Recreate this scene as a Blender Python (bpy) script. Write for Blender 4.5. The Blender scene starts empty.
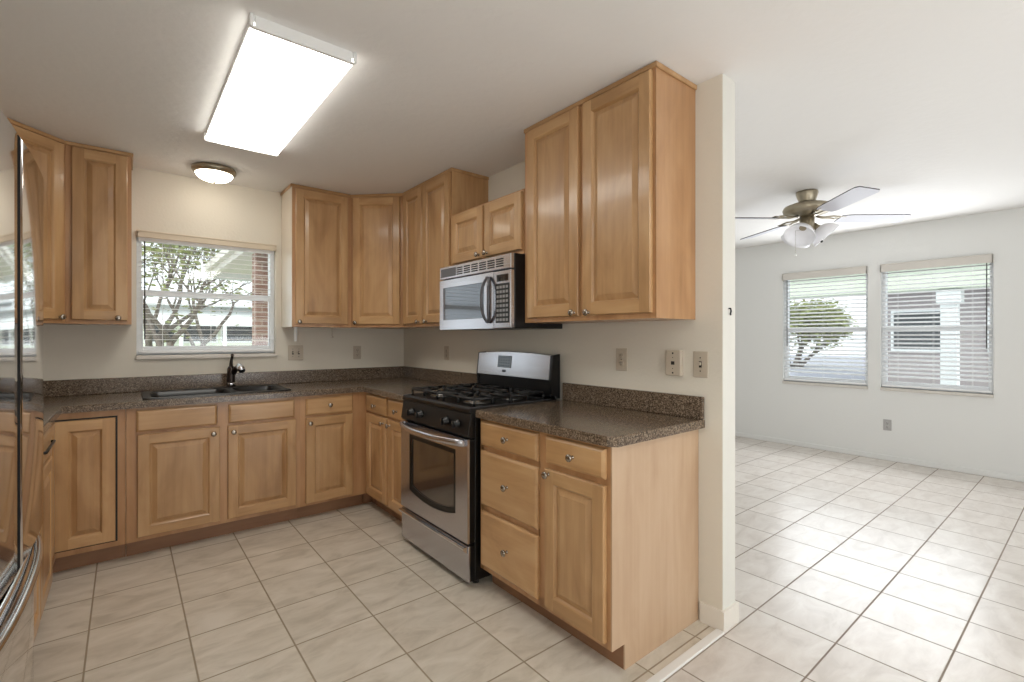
import bpy, bmesh, math, random
from math import sin, cos, pi, radians as R
from mathutils import Vector, Matrix
random.seed(7)
S = bpy.context.scene
COL = S.collection

# ------------------------------------------------------------------ camera
F = 479.85
cam = bpy.data.cameras.new('camera'); camo = bpy.data.objects.new('camera', cam); COL.objects.link(camo)
camo.location = (-2.0348, -4.1418, 1.2824)
camo.rotation_euler = (pi/2, 0, -0.6786)
cam.sensor_width = 36; cam.sensor_fit = 'HORIZONTAL'; cam.lens = F/1024*36
cam.shift_y = -3.35/1024
cam.clip_start = 0.02; cam.clip_end = 200
S.camera = camo
# ------------------------------------------------------------------ look
S.view_settings.view_transform = 'Standard'; S.view_settings.look = 'None'
S.view_settings.gamma = 1; S.view_settings.use_curve_mapping = False
S.view_settings.exposure = 0.62
S.cycles.max_bounces = 10; S.cycles.diffuse_bounces = 5; S.cycles.glossy_bounces = 5
S.cycles.transparent_max_bounces = 24
S.cycles.sample_clamp_indirect = 6
# ------------------------------------------------------------------ world, sun, daylight, added fill
W = bpy.data.worlds.new('sky'); S.world = W; W.use_nodes = True
wb = W.node_tree.nodes['Background']; wb.inputs[0].default_value = (0.93, 0.96, 1.0, 1); wb.inputs[1].default_value = 1.45
sd = bpy.data.lights.new('sun', 'SUN'); sd.energy = 1.35; sd.angle = R(1.5); sd.color = (1, .96, .9)
so = bpy.data.objects.new('sun', sd); COL.objects.link(so)
so.rotation_euler = Vector((-.45, -.62, .72)).to_track_quat('Z', 'Y').to_euler()
def area(name, loc, d, sx, sy, power, col=(1, 1, 1)):
    l = bpy.data.lights.new(name, 'AREA'); l.shape = 'RECTANGLE'; l.size = sx; l.size_y = sy; l.energy = power; l.color = col
    o = bpy.data.objects.new(name, l); COL.objects.link(o); o.location = loc
    o.rotation_euler = Vector(d).to_track_quat('-Z', 'Y').to_euler()
    return o
area('fill_behind_camera', (0.6, -6.42, 1.12), (0, 1, .45), 3.4, 2.1, 46, (.92, .96, 1.0))  # added fill from behind the camera, that wall has no door
area('fill_left_side', (-2.86, -5.3, 1.45), (1, 0, .5), 1.3, 1.2, 26, (.92, .96, 1.0))  # added fill out of view on the left, no window opening there
area('daylight_living_windows', (4.02, -2.60, 1.40), (-1, 0, .1), 1.7, 1.2, 24, (.92, .96, 1.0)).data.cycles.is_portal = False
for nm, loc, d, a, b in (('window_portal_kitchen', (-1.54, .16, 1.57), (0, -1, 0), .86, .84),
                         ('window_portal_living', (4.30, -2.10, 1.39), (-1, 0, 0), .86, 1.28),
                         ('window_portal_living', (4.30, -3.07, 1.39), (-1, 0, 0), .86, 1.28)):
    area(nm, loc, d, a, b, 1).data.cycles.is_portal = True

# ------------------------------------------------------------------ materials
def s2l(c):
    return tuple((x/255/12.92 if x/255 <= .04045 else ((x/255+.055)/1.055)**2.4) for x in c)
def mat(name, rgb=(200, 200, 200), rough=.5, metal=0., emit=None, es=0., coat=0., spec=None):
    m = bpy.data.materials.new(name); m.use_nodes = True
    b = m.node_tree.nodes['Principled BSDF']
    b.inputs['Base Color'].default_value = (*s2l(rgb), 1)
    b.inputs['Roughness'].default_value = rough; b.inputs['Metallic'].default_value = metal
    if emit: b.inputs['Emission Color'].default_value = (*s2l(emit), 1); b.inputs['Emission Strength'].default_value = es
    if coat: b.inputs['Coat Weight'].default_value = coat; b.inputs['Coat Roughness'].default_value = .12
    if spec is not None: b.inputs['Specular IOR Level'].default_value = spec
    return m
def nd(m, t, **k):
    n = m.node_tree.nodes.new(t)
    for a, v in k.items(): setattr(n, a, v)
    return n
def lk(m, a, b): m.node_tree.links.new(a, b)
def bsdf(m): return m.node_tree.nodes['Principled BSDF']
def ramp(m, stops):
    r = nd(m, 'ShaderNodeValToRGB'); e = r.color_ramp.elements
    while len(e) < len(stops): e.new(.5)
    for i, (p, c) in enumerate(stops):
        e[i].position = p; e[i].color = (*s2l(c), 1)
    return r
def wood(name, c0, c1, c2, axis='Z', rough=.34):
    m = mat(name, c1, rough, coat=.35)
    tc = nd(m, 'ShaderNodeTexCoord'); oi = nd(m, 'ShaderNodeObjectInfo')
    ad = nd(m, 'ShaderNodeVectorMath', operation='MULTIPLY_ADD')
    lk(m, oi.outputs['Random'], ad.inputs[0]); ad.inputs[1].default_value = (13, 7, 5)
    lk(m, tc.outputs['Object'], ad.inputs[2])
    mp = nd(m, 'ShaderNodeMapping'); lk(m, ad.outputs[0], mp.inputs[0])
    s = {'Z': (38, 38, 1.6), 'X': (1.6, 38, 38)}[axis]; mp.inputs['Scale'].default_value = s
    n1 = nd(m, 'ShaderNodeTexNoise'); n1.inputs['Scale'].default_value = 1; n1.inputs['Detail'].default_value = 5; n1.inputs['Distortion'].default_value = .4
    lk(m, mp.outputs[0], n1.inputs[0])
    mp2 = nd(m, 'ShaderNodeMapping'); lk(m, ad.outputs[0], mp2.inputs[0]); mp2.inputs['Scale'].default_value = {'Z': (5, 5, 1.6), 'X': (1.6, 5, 5)}[axis]
    n2 = nd(m, 'ShaderNodeTexNoise'); n2.inputs['Scale'].default_value = 1.3; n2.inputs['Detail'].default_value = 4; n2.inputs['Distortion'].default_value = .8
    lk(m, mp2.outputs[0], n2.inputs[0])
    mx = nd(m, 'ShaderNodeMath', operation='MULTIPLY_ADD'); lk(m, n1.outputs[0], mx.inputs[0]); mx.inputs[1].default_value = .3
    h = nd(m, 'ShaderNodeMath', operation='MULTIPLY'); lk(m, n2.outputs[0], h.inputs[0]); h.inputs[1].default_value = .7
    lk(m, h.outputs[0], mx.inputs[2])
    r = ramp(m, [(.33, c0), (.5, c1), (.68, c2)]); lk(m, mx.outputs[0], r.inputs[0])
    hs = nd(m, 'ShaderNodeHueSaturation')
    mr = nd(m, 'ShaderNodeMapRange'); lk(m, oi.outputs['Random'], mr.inputs[0]); mr.inputs[3].default_value = .93; mr.inputs[4].default_value = 1.05
    lk(m, mr.outputs[0], hs.inputs['Value']); lk(m, r.outputs[0], hs.inputs['Color'])
    lk(m, hs.outputs[0], bsdf(m).inputs['Base Color'])
    return m
M = {}
WC = ((168, 128, 84), (190, 149, 103), (204, 166, 121))
M['wood'] = wood('maple_vertical', *WC)
M['wood_h'] = wood('maple_horizontal', *WC, axis='X')
M['panel'] = wood('maple_panel', (162, 122, 81), (185, 145, 101), (200, 161, 117))
M['frame'] = wood('maple_frame', (168, 123, 82), (184, 139, 96), (198, 154, 111))
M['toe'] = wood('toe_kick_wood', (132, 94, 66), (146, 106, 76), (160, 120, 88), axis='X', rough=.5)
M['end'] = wood('end_panel_laminate', (182, 151, 121), (191, 161, 131), (198, 170, 141), rough=.45)
M['cream'] = mat('cream_side_panel', (236, 226, 210), .25, coat=.2)  # plain cream colour for the cabinet side next to the window
M['nickel'] = mat('brushed_nickel', (168, 160, 150), .25, 1)
M['black'] = mat('black_enamel', (10, 10, 11), .36)
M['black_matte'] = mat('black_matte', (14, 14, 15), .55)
M['blackglass'] = mat('black_glass', (8, 8, 10), .04, coat=.6)
M['iron'] = mat('cast_iron', (17, 17, 18), .42)
M['chrome'] = mat('chrome', (215, 215, 218), .12, 1)
M['steelgrey'] = mat('burner_steel', (150, 148, 145), .3, 1)
M['white'] = mat('white_plastic', (238, 238, 236), .4)
M['vinyl'] = mat('white_vinyl', (240, 241, 242), .35)
M['slat'] = mat('blind_slat_white', (240, 240, 240), .45)
M['valance'] = mat('valance_beige', (214, 200, 178), .5)
M['valance_g'] = mat('valance_greige', (212, 207, 199), .5)
M['plate'] = mat('wall_plate_beige', (196, 184, 166), .4)
M['plate_w'] = mat('wall_plate_grey', (176, 174, 172), .4)
M['dark'] = mat('dark_slot', (40, 36, 32), .6)
M['marble'] = mat('sill_marble', (222, 214, 204), .3)
M['thresh'] = mat('threshold_marble', (236, 234, 230), .3)
M['bronze'] = mat('bronze_faucet', (52, 44, 40), .28, .7)
M['pewter'] = mat('antique_pewter', (168, 158, 138), .32, .85)
M['fanblade'] = mat('fan_blade_grey', (205, 205, 214), .5)
M['fanedge'] = mat('fan_blade_edge', (92, 90, 92), .5)
M['frost'] = mat('frosted_glass', (240, 240, 244), .25, emit=(255, 255, 255), es=.05)
M['label'] = mat('badge_grey', (96, 96, 100), .3, .4)

def steel(name, rgb, rough, sc=(3, 3, 400)):
    m = mat(name, rgb, rough, 1)
    tc = nd(m, 'ShaderNodeTexCoord'); mp = nd(m, 'ShaderNodeMapping'); mp.inputs['Scale'].default_value = sc
    n = nd(m, 'ShaderNodeTexNoise'); n.inputs['Scale'].default_value = 1; n.inputs['Detail'].default_value = 2
    lk(m, tc.outputs['Object'], mp.inputs[0]); lk(m, mp.outputs[0], n.inputs[0])
    mr = nd(m, 'ShaderNodeMapRange'); mr.inputs[3].default_value = rough*.75; mr.inputs[4].default_value = rough*1.3
    lk(m, n.outputs[0], mr.inputs[0]); lk(m, mr.outputs[0], bsdf(m).inputs['Roughness'])
    return m
M['steel'] = steel('stainless_steel', (198, 198, 204), .24)
M['steel_f'] = steel('fridge_stainless', (222, 222, 224), .06)

def wall(name, rgb, bump=.0, sc=60, rough=.75):
    m = mat(name, rgb, rough)
    tc = nd(m, 'ShaderNodeTexCoord'); n = nd(m, 'ShaderNodeTexNoise'); n.inputs['Scale'].default_value = sc; n.inputs['Detail'].default_value = 4
    lk(m, tc.outputs['Object'], n.inputs[0])
    b = nd(m, 'ShaderNodeBump'); b.inputs['Strength'].default_value = bump; b.inputs['Distance'].default_value = .004
    lk(m, n.outputs[0], b.inputs['Height']); lk(m, b.outputs[0], bsdf(m).inputs['Normal'])
    return m
M['wall_k'] = wall('kitchen_wall_paint', (226, 219, 205), .25)
M['wall_l'] = wall('living_wall_paint', (229, 229, 226), .25)
M['wall_end'] = wall('wall_end_paint', (222, 220, 212), .2)
M['ceil'] = wall('ceiling_paint', (236, 234, 231), .6, 22, .85)
M['base'] = mat('baseboard_white', (232, 226, 216), .45)

def tile(name, x0, y0, p, cs, grout, rough, mott=5., gw=.006):
    m = mat(name, cs[1], rough)
    tc = nd(m, 'ShaderNodeTexCoord'); sp = nd(m, 'ShaderNodeSeparateXYZ'); lk(m, tc.outputs['Object'], sp.inputs[0])
    def ax(o, off):
        a = nd(m, 'ShaderNodeMath', operation='SUBTRACT'); lk(m, o, a.inputs[0]); a.inputs[1].default_value = off
        d = nd(m, 'ShaderNodeMath', operation='DIVIDE'); lk(m, a.outputs[0], d.inputs[0]); d.inputs[1].default_value = p
        f = nd(m, 'ShaderNodeMath', operation='FLOOR'); lk(m, d.outputs[0], f.inputs[0])
        r = nd(m, 'ShaderNodeMath', operation='FRACT'); lk(m, d.outputs[0], r.inputs[0])
        s = nd(m, 'ShaderNodeMath', operation='SUBTRACT'); lk(m, r.outputs[0], s.inputs[0]); s.inputs[1].default_value = .5
        b = nd(m, 'ShaderNodeMath', operation='ABSOLUTE'); lk(m, s.outputs[0], b.inputs[0])
        return f.outputs[0], b.outputs[0]
    fx, bx_ = ax(sp.outputs[0], x0); fy, by_ = ax(sp.outputs[1], y0)
    mxx = nd(m, 'ShaderNodeMath', operation='MAXIMUM'); lk(m, bx_, mxx.inputs[0]); lk(m, by_, mxx.inputs[1])
    g = nd(m, 'ShaderNodeMapRange'); lk(m, mxx.outputs[0], g.inputs[0])
    g.inputs[1].default_value = .5-gw/p*.75; g.inputs[2].default_value = .5-gw/p*.35
    cb = nd(m, 'ShaderNodeCombineXYZ'); lk(m, fx, cb.inputs[0]); lk(m, fy, cb.inputs[1])
    wn = nd(m, 'ShaderNodeTexWhiteNoise', noise_dimensions='3D'); lk(m, cb.outputs[0], wn.inputs[0])
    ma = nd(m, 'ShaderNodeVectorMath', operation='MULTIPLY_ADD'); lk(m, wn.outputs['Color'], ma.inputs[0]); ma.inputs[1].default_value = (9, 9, 9); lk(m, tc.outputs['Object'], ma.inputs[2])
    n = nd(m, 'ShaderNodeTexNoise'); n.inputs['Scale'].default_value = mott; n.inputs['Detail'].default_value = 6; n.inputs['Roughness'].default_value = .6; n.inputs['Distortion'].default_value = .7
    mpp = nd(m, 'ShaderNodeMapping'); mpp.inputs['Scale'].default_value = (1, 2.2, 1); lk(m, ma.outputs[0], mpp.inputs[0]); lk(m, mpp.outputs[0], n.inputs[0])
    r = ramp(m, [(.32, cs[0]), (.5, cs[1]), (.68, cs[2])]); lk(m, n.outputs[0], r.inputs[0])
    hs = nd(m, 'ShaderNodeHueSaturation'); mr = nd(m, 'ShaderNodeMapRange'); lk(m, wn.outputs['Value'], mr.inputs[0]); mr.inputs[3].default_value = .96; mr.inputs[4].default_value = 1.03
    lk(m, mr.outputs[0], hs.inputs['Value']); lk(m, r.outputs[0], hs.inputs['Color'])
    mix = nd(m, 'ShaderNodeMix', data_type='RGBA'); lk(m, g.outputs[0], mix.inputs[0]); lk(m, hs.outputs[0], mix.inputs[6]); mix.inputs[7].default_value = (*s2l(grout), 1)
    lk(m, mix.outputs[2], bsdf(m).inputs['Base Color'])
    rr = nd(m, 'ShaderNodeMapRange'); lk(m, g.outputs[0], rr.inputs[0]); rr.inputs[3].default_value = rough; rr.inputs[4].default_value = .85
    lk(m, rr.outputs[0], bsdf(m).inputs['Roughness'])
    ht = nd(m, 'ShaderNodeMath', operation='MULTIPLY_ADD'); lk(m, g.outputs[0], ht.inputs[0]); ht.inputs[1].default_value = -1.0
    sn = nd(m, 'ShaderNodeMath', operation='MULTIPLY'); lk(m, n.outputs[0], sn.inputs[0]); sn.inputs[1].default_value = .35; lk(m, sn.outputs[0], ht.inputs[2])
    b = nd(m, 'ShaderNodeBump'); b.inputs['Strength'].default_value = .5; b.inputs['Distance'].default_value = .002
    lk(m, ht.outputs[0], b.inputs['Height']); lk(m, b.outputs[0], bsdf(m).inputs['Normal'])
    return m
M['tile_k'] = tile('kitchen_floor_tile', -1.144, -1.68, .338, ((194, 184, 168), (213, 204, 189), (224, 216, 203)), (156, 142, 120), .33)
M['tile_l'] = tile('living_floor_tile', -.035, -3.105, .322, ((206, 197, 188), (219, 211, 203), (228, 222, 215)), (146, 132, 118), .3)

def speckle(name):
    m = mat(name, (120, 102, 90), .22, coat=.15)
    tc = nd(m, 'ShaderNodeTexCoord')
    v = nd(m, 'ShaderNodeTexVoronoi'); v.inputs['Scale'].default_value = 230; lk(m, tc.outputs['Object'], v.inputs[0])
    sp = nd(m, 'ShaderNodeSeparateColor'); lk(m, v.outputs['Color'], sp.inputs[0])
    r = ramp(m, [(0, (56, 46, 38)), (.22, (84, 70, 58)), (.45, (104, 88, 72)), (.75, (122, 105, 88)), (.93, (152, 135, 115))])
    lk(m, sp.outputs[0], r.inputs[0]); lk(m, r.outputs[0], bsdf(m).inputs['Base Color'])
    return m
M['counter'] = speckle('speckled_brown_counter')
def granite(name):
    m = mat(name, (8, 8, 9), .3); return m
M['sink'] = granite('black_composite_sink')
def glass(name, tint=(255, 255, 255), f=.06):
    m = bpy.data.materials.new(name); m.use_nodes = True; nt = m.node_tree; nt.nodes.clear()
    o = nt.nodes.new('ShaderNodeOutputMaterial'); t = nt.nodes.new('ShaderNodeBsdfTransparent'); t.inputs[0].default_value = (*s2l(tint), 1)
    g = nt.nodes.new('ShaderNodeBsdfGlossy'); g.inputs['Roughness'].default_value = .02
    x = nt.nodes.new('ShaderNodeMixShader'); x.inputs[0].default_value = f
    nt.links.new(t.outputs[0], x.inputs[1]); nt.links.new(g.outputs[0], x.inputs[2]); nt.links.new(x.outputs[0], o.inputs[0])
    return m
M['glass'] = glass('window_glass', (246, 250, 250))
def emitm(name, rgb, st):
    m = mat(name, rgb, .5, emit=rgb, es=st); return m
M['diffuser'] = emitm('lit_acrylic_diffuser', (255, 253, 246), 5.2)
M['dome'] = emitm('lit_glass_dome', (255, 246, 230), 8)
M['leaf'] = mat('leaf_green', (146, 152, 92), .6)
M['asphalt'] = wall('street_asphalt', (150, 150, 160), .3, 12)
M['bark'] = wall('tree_bark', (104, 92, 82), .8, 30)
M['lawn'] = wall('lawn_grass', (150, 160, 118), .8, 12)
M['concrete'] = wall('pale_concrete', (206, 204, 200), .3, 12)
M['siding_w'] = mat('house_white_siding', (232, 234, 232), .6)
M['siding_g'] = mat('house_pale_green', (222, 228, 208), .6)
M['siding_b'] = mat('house_taupe_siding', (158, 148, 146), .6)
M['hwin'] = mat('house_dark_window', (58, 62, 66), .15)
M['roofw'] = mat('house_white_roof', (236, 238, 240), .6)
M['soffit'] = mat('soffit_paint', (214, 208, 200), .7)
def brick(name):
    m = mat(name, (150, 90, 70), .8); tc = nd(m, 'ShaderNodeTexCoord')
    mp = nd(m, 'ShaderNodeMapping'); mp.inputs['Rotation'].default_value = (pi/2, 0, 0); lk(m, tc.outputs['Object'], mp.inputs[0])
    b = nd(m, 'ShaderNodeTexBrick'); b.inputs['Scale'].default_value = 1; b.inputs['Brick Width'].default_value = .2; b.inputs['Row Height'].default_value = .075; b.inputs['Mortar Size'].default_value = .008
    b.inputs['Color1'].default_value = (*s2l((140, 104, 88)), 1); b.inputs['Color2'].default_value = (*s2l((120, 82, 68)), 1); b.inputs['Mortar'].default_value = (*s2l((164, 146, 132)), 1)
    lk(m, mp.outputs[0], b.inputs[0]); lk(m, b.outputs[0], bsdf(m).inputs['Base Color']); return m
M['brick'] = brick('red_brick')

# ------------------------------------------------------------------ mesh helpers
def B(): return bmesh.new()
def bx(bm, x0, x1, y0, y1, z0, z1, bev=0., mi=0, seg=1, mtx=None):
    r = bmesh.ops.create_cube(bm, size=1)['verts']
    for v in r:
        v.co = Vector((x0+(v.co.x+.5)*(x1-x0), y0+(v.co.y+.5)*(y1-y0), z0+(v.co.z+.5)*(z1-z0)))
    fs = list({f for v in r for f in v.link_faces})
    for f in fs: f.material_index = mi
    vs = r
    if bev:
        es = list({e for v in r for e in v.link_edges})
        q = bmesh.ops.bevel(bm, geom=es, offset=bev, segments=seg, affect='EDGES', profile=.5)
        for f in q['faces']: f.material_index = mi
        vs = list({v for f in q['faces'] for v in f.verts})
    if mtx is not None: bmesh.ops.transform(bm, matrix=mtx, verts=[v for v in vs])
    return vs
def lathe(bm, prof, mtx=None, n=24, mi=0, smooth=True, caps=True):
    """prof: (r, h) along local +Z"""
    mtx = mtx or Matrix()
    rings = []
    for r, h in prof:
        if r < 1e-6: rings.append([bm.verts.new(mtx @ Vector((0, 0, h)))])
        else: rings.append([bm.verts.new(mtx @ Vector((r*cos(2*pi*i/n), r*sin(2*pi*i/n), h))) for i in range(n)])
    for a, b in zip(rings, rings[1:]):
        for i in range(n):
            j = (i+1) % n
            if len(a) == 1 and len(b) == 1: continue
            if len(a) == 1: vs = [a[0], b[i], b[j]]
            elif len(b) == 1: vs = [a[i], a[j], b[0]]
            else: vs = [a[i], a[j], b[j], b[i]]
            f = bm.faces.new(vs); f.material_index = mi; f.smooth = smooth
    if caps:
        for rg, fl in ((rings[0], True), (rings[-1], False)):
            if len(rg) > 1:
                f = bm.faces.new(rg[::-1] if fl else rg); f.material_index = mi
def tube(bm, pts, r, n=10, mi=0, closed=False, rz=1.0):
    pts = [Vector(p) for p in pts]; rr = r if isinstance(r, (list, tuple)) else [r]*len(pts)
    rings = []; N = len(pts); prev = None
    for i, p in enumerate(pts):
        if closed: t = pts[(i+1) % N]-pts[i-1]
        else: t = pts[min(i+1, N-1)]-pts[max(i-1, 0)]
        t.normalize()
        if prev is None:
            a = Vector((0, 0, 1)) if abs(t.z) < .9 else Vector((1, 0, 0))
            u = a.cross(t).normalized()
        else:
            u = (prev-t*prev.dot(t)).normalized()
        prev = u; w = t.cross(u)
        rings.append([bm.verts.new(p+(u*cos(2*pi*k/n)+w*sin(2*pi*k/n)*rz)*rr[i]) for k in range(n)])
    for i in range(N if closed else N-1):
        a = rings[i]; b = rings[(i+1) % N]
        for k in range(n):
            f = bm.faces.new((a[k], a[(k+1) % n], b[(k+1) % n], b[k])); f.smooth = True; f.material_index = mi
    if not closed:
        bm.faces.new(rings[0][::-1]).material_index = mi; bm.faces.new(rings[-1]).material_index = mi
def prism(bm, pts, vec, mi=0, smooth_sides=False):
    vec = Vector(vec); a = [bm.verts.new(p) for p in pts]; b = [bm.verts.new(Vector(p)+vec) for p in pts]
    n = len(a)
    bm.faces.new(a[::-1]).material_index = mi; bm.faces.new(b).material_index = mi
    for i in range(n):
        f = bm.faces.new((a[i], a[(i+1) % n], b[(i+1) % n], b[i])); f.material_index = mi; f.smooth = smooth_sides
def obj(name, bm, mats, parent=None, loc=(0, 0, 0), rot=(0, 0, 0), label=None):
    bmesh.ops.recalc_face_normals(bm, faces=bm.faces[:])
    me = bpy.data.meshes.new(name); bm.to_mesh(me); bm.free()
    for m in (mats if isinstance(mats, (list, tuple)) else [mats]): me.materials.append(M[m] if isinstance(m, str) else m)
    o = bpy.data.objects.new(name, me); COL.objects.link(o); o.location = loc; o.rotation_euler = rot
    if parent: o.parent = parent
    if label: o['label'] = label
    return o
def thing(name, label, cat, loc=(0, 0, 0), rz=0., group=None):
    o = bpy.data.objects.new(name, None); COL.objects.link(o); o.location = loc; o.rotation_euler = (0, 0, rz)
    o.empty_display_size = .1
    o['label'] = label; o['category'] = cat
    if group: o['group'] = group
    return o
def tag(o, label, cat, group=None):
    o['label'] = label; o['category'] = cat
    if group: o['group'] = group
    return o
def struct(name, bm, m, parent=None, loc=(0, 0, 0), **k):
    o = obj(name, bm, m, parent, loc, **k)
    if not parent: o['kind'] = 'structure'
    return o

# ------------------------------------------------------------------ room shell
H = 2.438
XW, XE, YS = -2.92, 4.17, -6.5
WT = .113      # thickness of the dividing wall
b = B(); bx(b, XW, 0, -3.065, 0, -.1, 0); struct('floor', b, 'tile_k')
b = B(); bx(b, XW, XE, YS, -3.103, -.1, 0); bx(b, WT, XE, -3.103, 0, -.1, 0); struct('floor', b, 'tile_l')
b = B(); bx(b, XW, XE+.15, YS-.15, .15, H, H+.1); struct('ceiling', b, 'ceil')
def wall_hole(bm, axis, c0, c1, a0, a1, holes):
    """wall with rectangular openings; holes: (a_lo, a_hi, z_lo, z_hi)"""
    cuts = sorted({a0, a1, *[h[0] for h in holes], *[h[1] for h in holes]})
    for l, r in zip(cuts, cuts[1:]):
        zs = [(0, H)]
        for h in holes:
            if h[0] <= l and h[1] >= r: zs = [(0, h[2]), (h[3], H)]
        for z0, z1 in zs:
            if axis == 'x': bx(bm, l, r, c0, c1, z0, z1)
            else: bx(bm, c0, c1, l, r, z0, z1)
    bmesh.ops.remove_doubles(bm, verts=bm.verts[:], dist=1e-5)
KW = (-1.975, -1.105, 1.16, 1.99)
LW1 = (-2.53, -1.678, .76, 2.03); LW2 = (-3.487, -2.644, .76, 2.03)
b = B(); wall_hole(b, 'x', 0, .15, XW-.15, .05, [KW]); struct('wall_back', b, 'wall_k')
b = B(); bx(b, .05, XE+.15, 0, .15, 0, H); struct('wall_back', b, 'wall_l')
b = B(); wall_hole(b, 'y', XE, XE+.15, YS, 0, [LW1, LW2]); struct('wall_right', b, 'wall_l')
b = B(); bx(b, XW-.15, XW, YS, 0, 0, H); struct('wall_left', b, 'wall_k')
b = B(); bx(b, XW-.15, XE+.15, YS-.15, YS, 0, H); struct('wall_front', b, 'wall_l')
b = B(); bx(b, 0, WT/2, -3.086, 0, 0, H, mi=0); bx(b, WT/2, WT, -3.086, 0, 0, H, mi=1)
for f in b.faces:
    if f.calc_center_median().y < -3.08: f.material_index = 2
struct('wall_center', b, ['wall_k', 'wall_l', 'wall_end'])
# baseboards
def baseb(name, x0, x1, y0, y1, h=.095):
    b = B(); bx(b, x0, x1, y0, y1, 0, h, bev=.004); struct(name, b, 'wall_l')
b = B()
pts = [(-.012, -2.985, 0), (-.012, -3.098, 0), (WT+.012, -3.098, 0), (WT+.012, -.02, 0), (WT, -.02, 0), (WT, -3.086, 0), (0, -3.086, 0), (0, -2.985, 0)]
prism(b, pts, (0, 0, .088)); struct('baseboard_center', b, 'base')
baseb('baseboard_right', XE-.012, XE, YS+.02, -.02, .055)
b = B(); bx(b, -2.25, -.0125, -3.103, -3.065, -.02, .008, bev=.003); tag(obj('door_threshold', b, 'thresh'), 'white marble threshold strip across the tiled floor at the kitchen entrance', 'threshold')

# ------------------------------------------------------------------ windows
def window(name, rail_z, w, h, sill=True):
    """local: x across 0..w, y outward 0..0.15, z 0..h ; returns root mesh (frame)"""
    b = B(); t = .03; y0, y1 = .045, .125
    bx(b, 0, t, y0, y1, 0, h, .003); bx(b, w-t, w, y0, y1, 0, h, .003); bx(b, t, w-t, y0, y1, h-t, h, .003); bx(b, t, w-t, y0, y1, 0, .045, .003)
    fr = obj(name, b, 'vinyl'); fr['kind'] = 'structure'
    b = B(); bx(b, t, w-t, .06, .1, rail_z-.022, rail_z+.022, .004); bx(b, t, t+.008, .055, .09, .045, rail_z, .003); bx(b, w-t-.008, w-t, .055, .09, .045, rail_z, .003); bx(b, t+.008, w-t-.008, .055, .09, .045, .062, .003)
    obj('sash', b, 'vinyl', fr)
    b = B(); bx(b, t, w-t, .108, .111, rail_z, h-t); bx(b, t+.01, w-t-.01, .075, .078, .05, rail_z)
    obj('pane', b, 'glass', fr)
    return fr
wk = window('window_1', .435, KW[1]-KW[0], KW[3]-KW[2]); wk.location = (KW[0], 0, KW[2])
b = B(); bx(b, -.003, KW[1]-KW[0]+.003, -.022, .045, -.028, 0, .004, seg=2); obj('sill', b, 'marble', wk)
for i, lw in enumerate((LW1, LW2)):
    o = window('window_%d' % (i+2), .62, lw[1]-lw[0], lw[3]-lw[2]); o.location = (XE, lw[1], lw[2]); o.rotation_euler = (0, 0, -pi/2)
    b = B(); bx(b, -.003, lw[1]-lw[0]+.003, -.02, .045, -.03, 0, .004, seg=2); obj('sill', b, 'valance_g', o)

def blind(label, w, h, pitch, sw, tilt, vmat, loc, rz, val_h, wand_x, over=.03, proud=.03, cords=3, ymid=.022):
    """horizontal blind hanging in the reveal; local origin = lower left inner corner of the opening at the wall face"""
    t = thing('window_blind', label, 'window blind', loc, rz, group=None)
    b = B(); n = int((h-.075-.04)/pitch)
    for i in range(n):
        z = h-.075-i*pitch
        mt = Matrix.Translation((w/2, ymid, z)) @ Matrix.Rotation(tilt, 4, 'X')
        cr = .0022
        vs = []
        for k in range(5):
            yy = -sw/2+sw*k/4; zz = cr*(1-(yy/(sw/2))**2)
            vs.append((yy, zz))
        top = [[b.verts.new(mt @ Vector((sx*(w/2-.012), yy, zz+.0008))) for yy, zz in vs] for sx in (-1, 1)]
        bot = [[b.verts.new(mt @ Vector((sx*(w/2-.012), yy, zz-.0008))) for yy, zz in vs] for sx in (-1, 1)]
        for k in range(4):
            b.faces.new((top[0][k], top[1][k], top[1][k+1], top[0][k+1])); b.faces.new((bot[0][k], bot[0][k+1], bot[1][k+1], bot[1][k]))
        b.faces.new((top[0][0], bot[0][0], bot[1][0], top[1][0])); b.faces.new((top[0][4], top[1][4], bot[1][4], bot[0][4]))
    obj('slats', b, 'slat', t)
    b = B(); bx(b, .012, w-.012, ymid-.014, ymid+.014, .012, .03, .003); obj('bottom_rail', b, 'slat', t)
    b = B(); bx(b, -over, w+over, -proud, -proud+.008, h-val_h+.02, h+.02, .002); bx(b, -over, -over+.008, -proud, -.001, h-val_h+.02, h+.02); bx(b, w+over-.008, w+over, -proud, -.001, h-val_h+.02, h+.02)
    bx(b, -over, w+over, -proud-.004, -proud+.008, h+.012, h+.022, .002)
    obj('valance', b, vmat, t)
    b = B(); bx(b, .01, w-.01, ymid-.018, ymid+.02, h-.045, h-.003, .002); obj('headrail', b, 'slat', t)
    for i in range(cords):
        x = w*(.5+i)/cords if cords > 2 else w*(.2+.6*i)
        b = B(); bx(b, x-.0008, x+.0008, ymid-sw/2-.001, ymid-sw/2, .02, h-.04); bx(b, x-.0008, x+.0008, ymid+sw/2, ymid+sw/2+.001, .02, h-.04); obj('ladder_cord', b, 'slat', t)
    b = B(); tube(b, [(wand_x, -.012, h-.05), (wand_x, -.012, h-.85 if h > 1 else h-.72)], .004, 8)
    obj('tilt_wand', b, 'dark', t, label='thin dark tilt wand')
    return t
blind('white horizontal blind over the kitchen sink with a beige valance', KW[1]-KW[0], KW[3]-KW[2], .036, .024, 0.0, 'valance', (KW[0], 0, KW[2]), 0, .045, .045, over=.0, proud=.03)
blind('narrower-looking white slatted blind on the left living room window nearer the fan', LW1[1]-LW1[0], LW1[3]-LW1[2], .043, .048, R(20), 'valance_g', (XE, LW1[1], LW1[2]), -pi/2, .08, .05, over=.0, proud=.03, ymid=.012)
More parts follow.
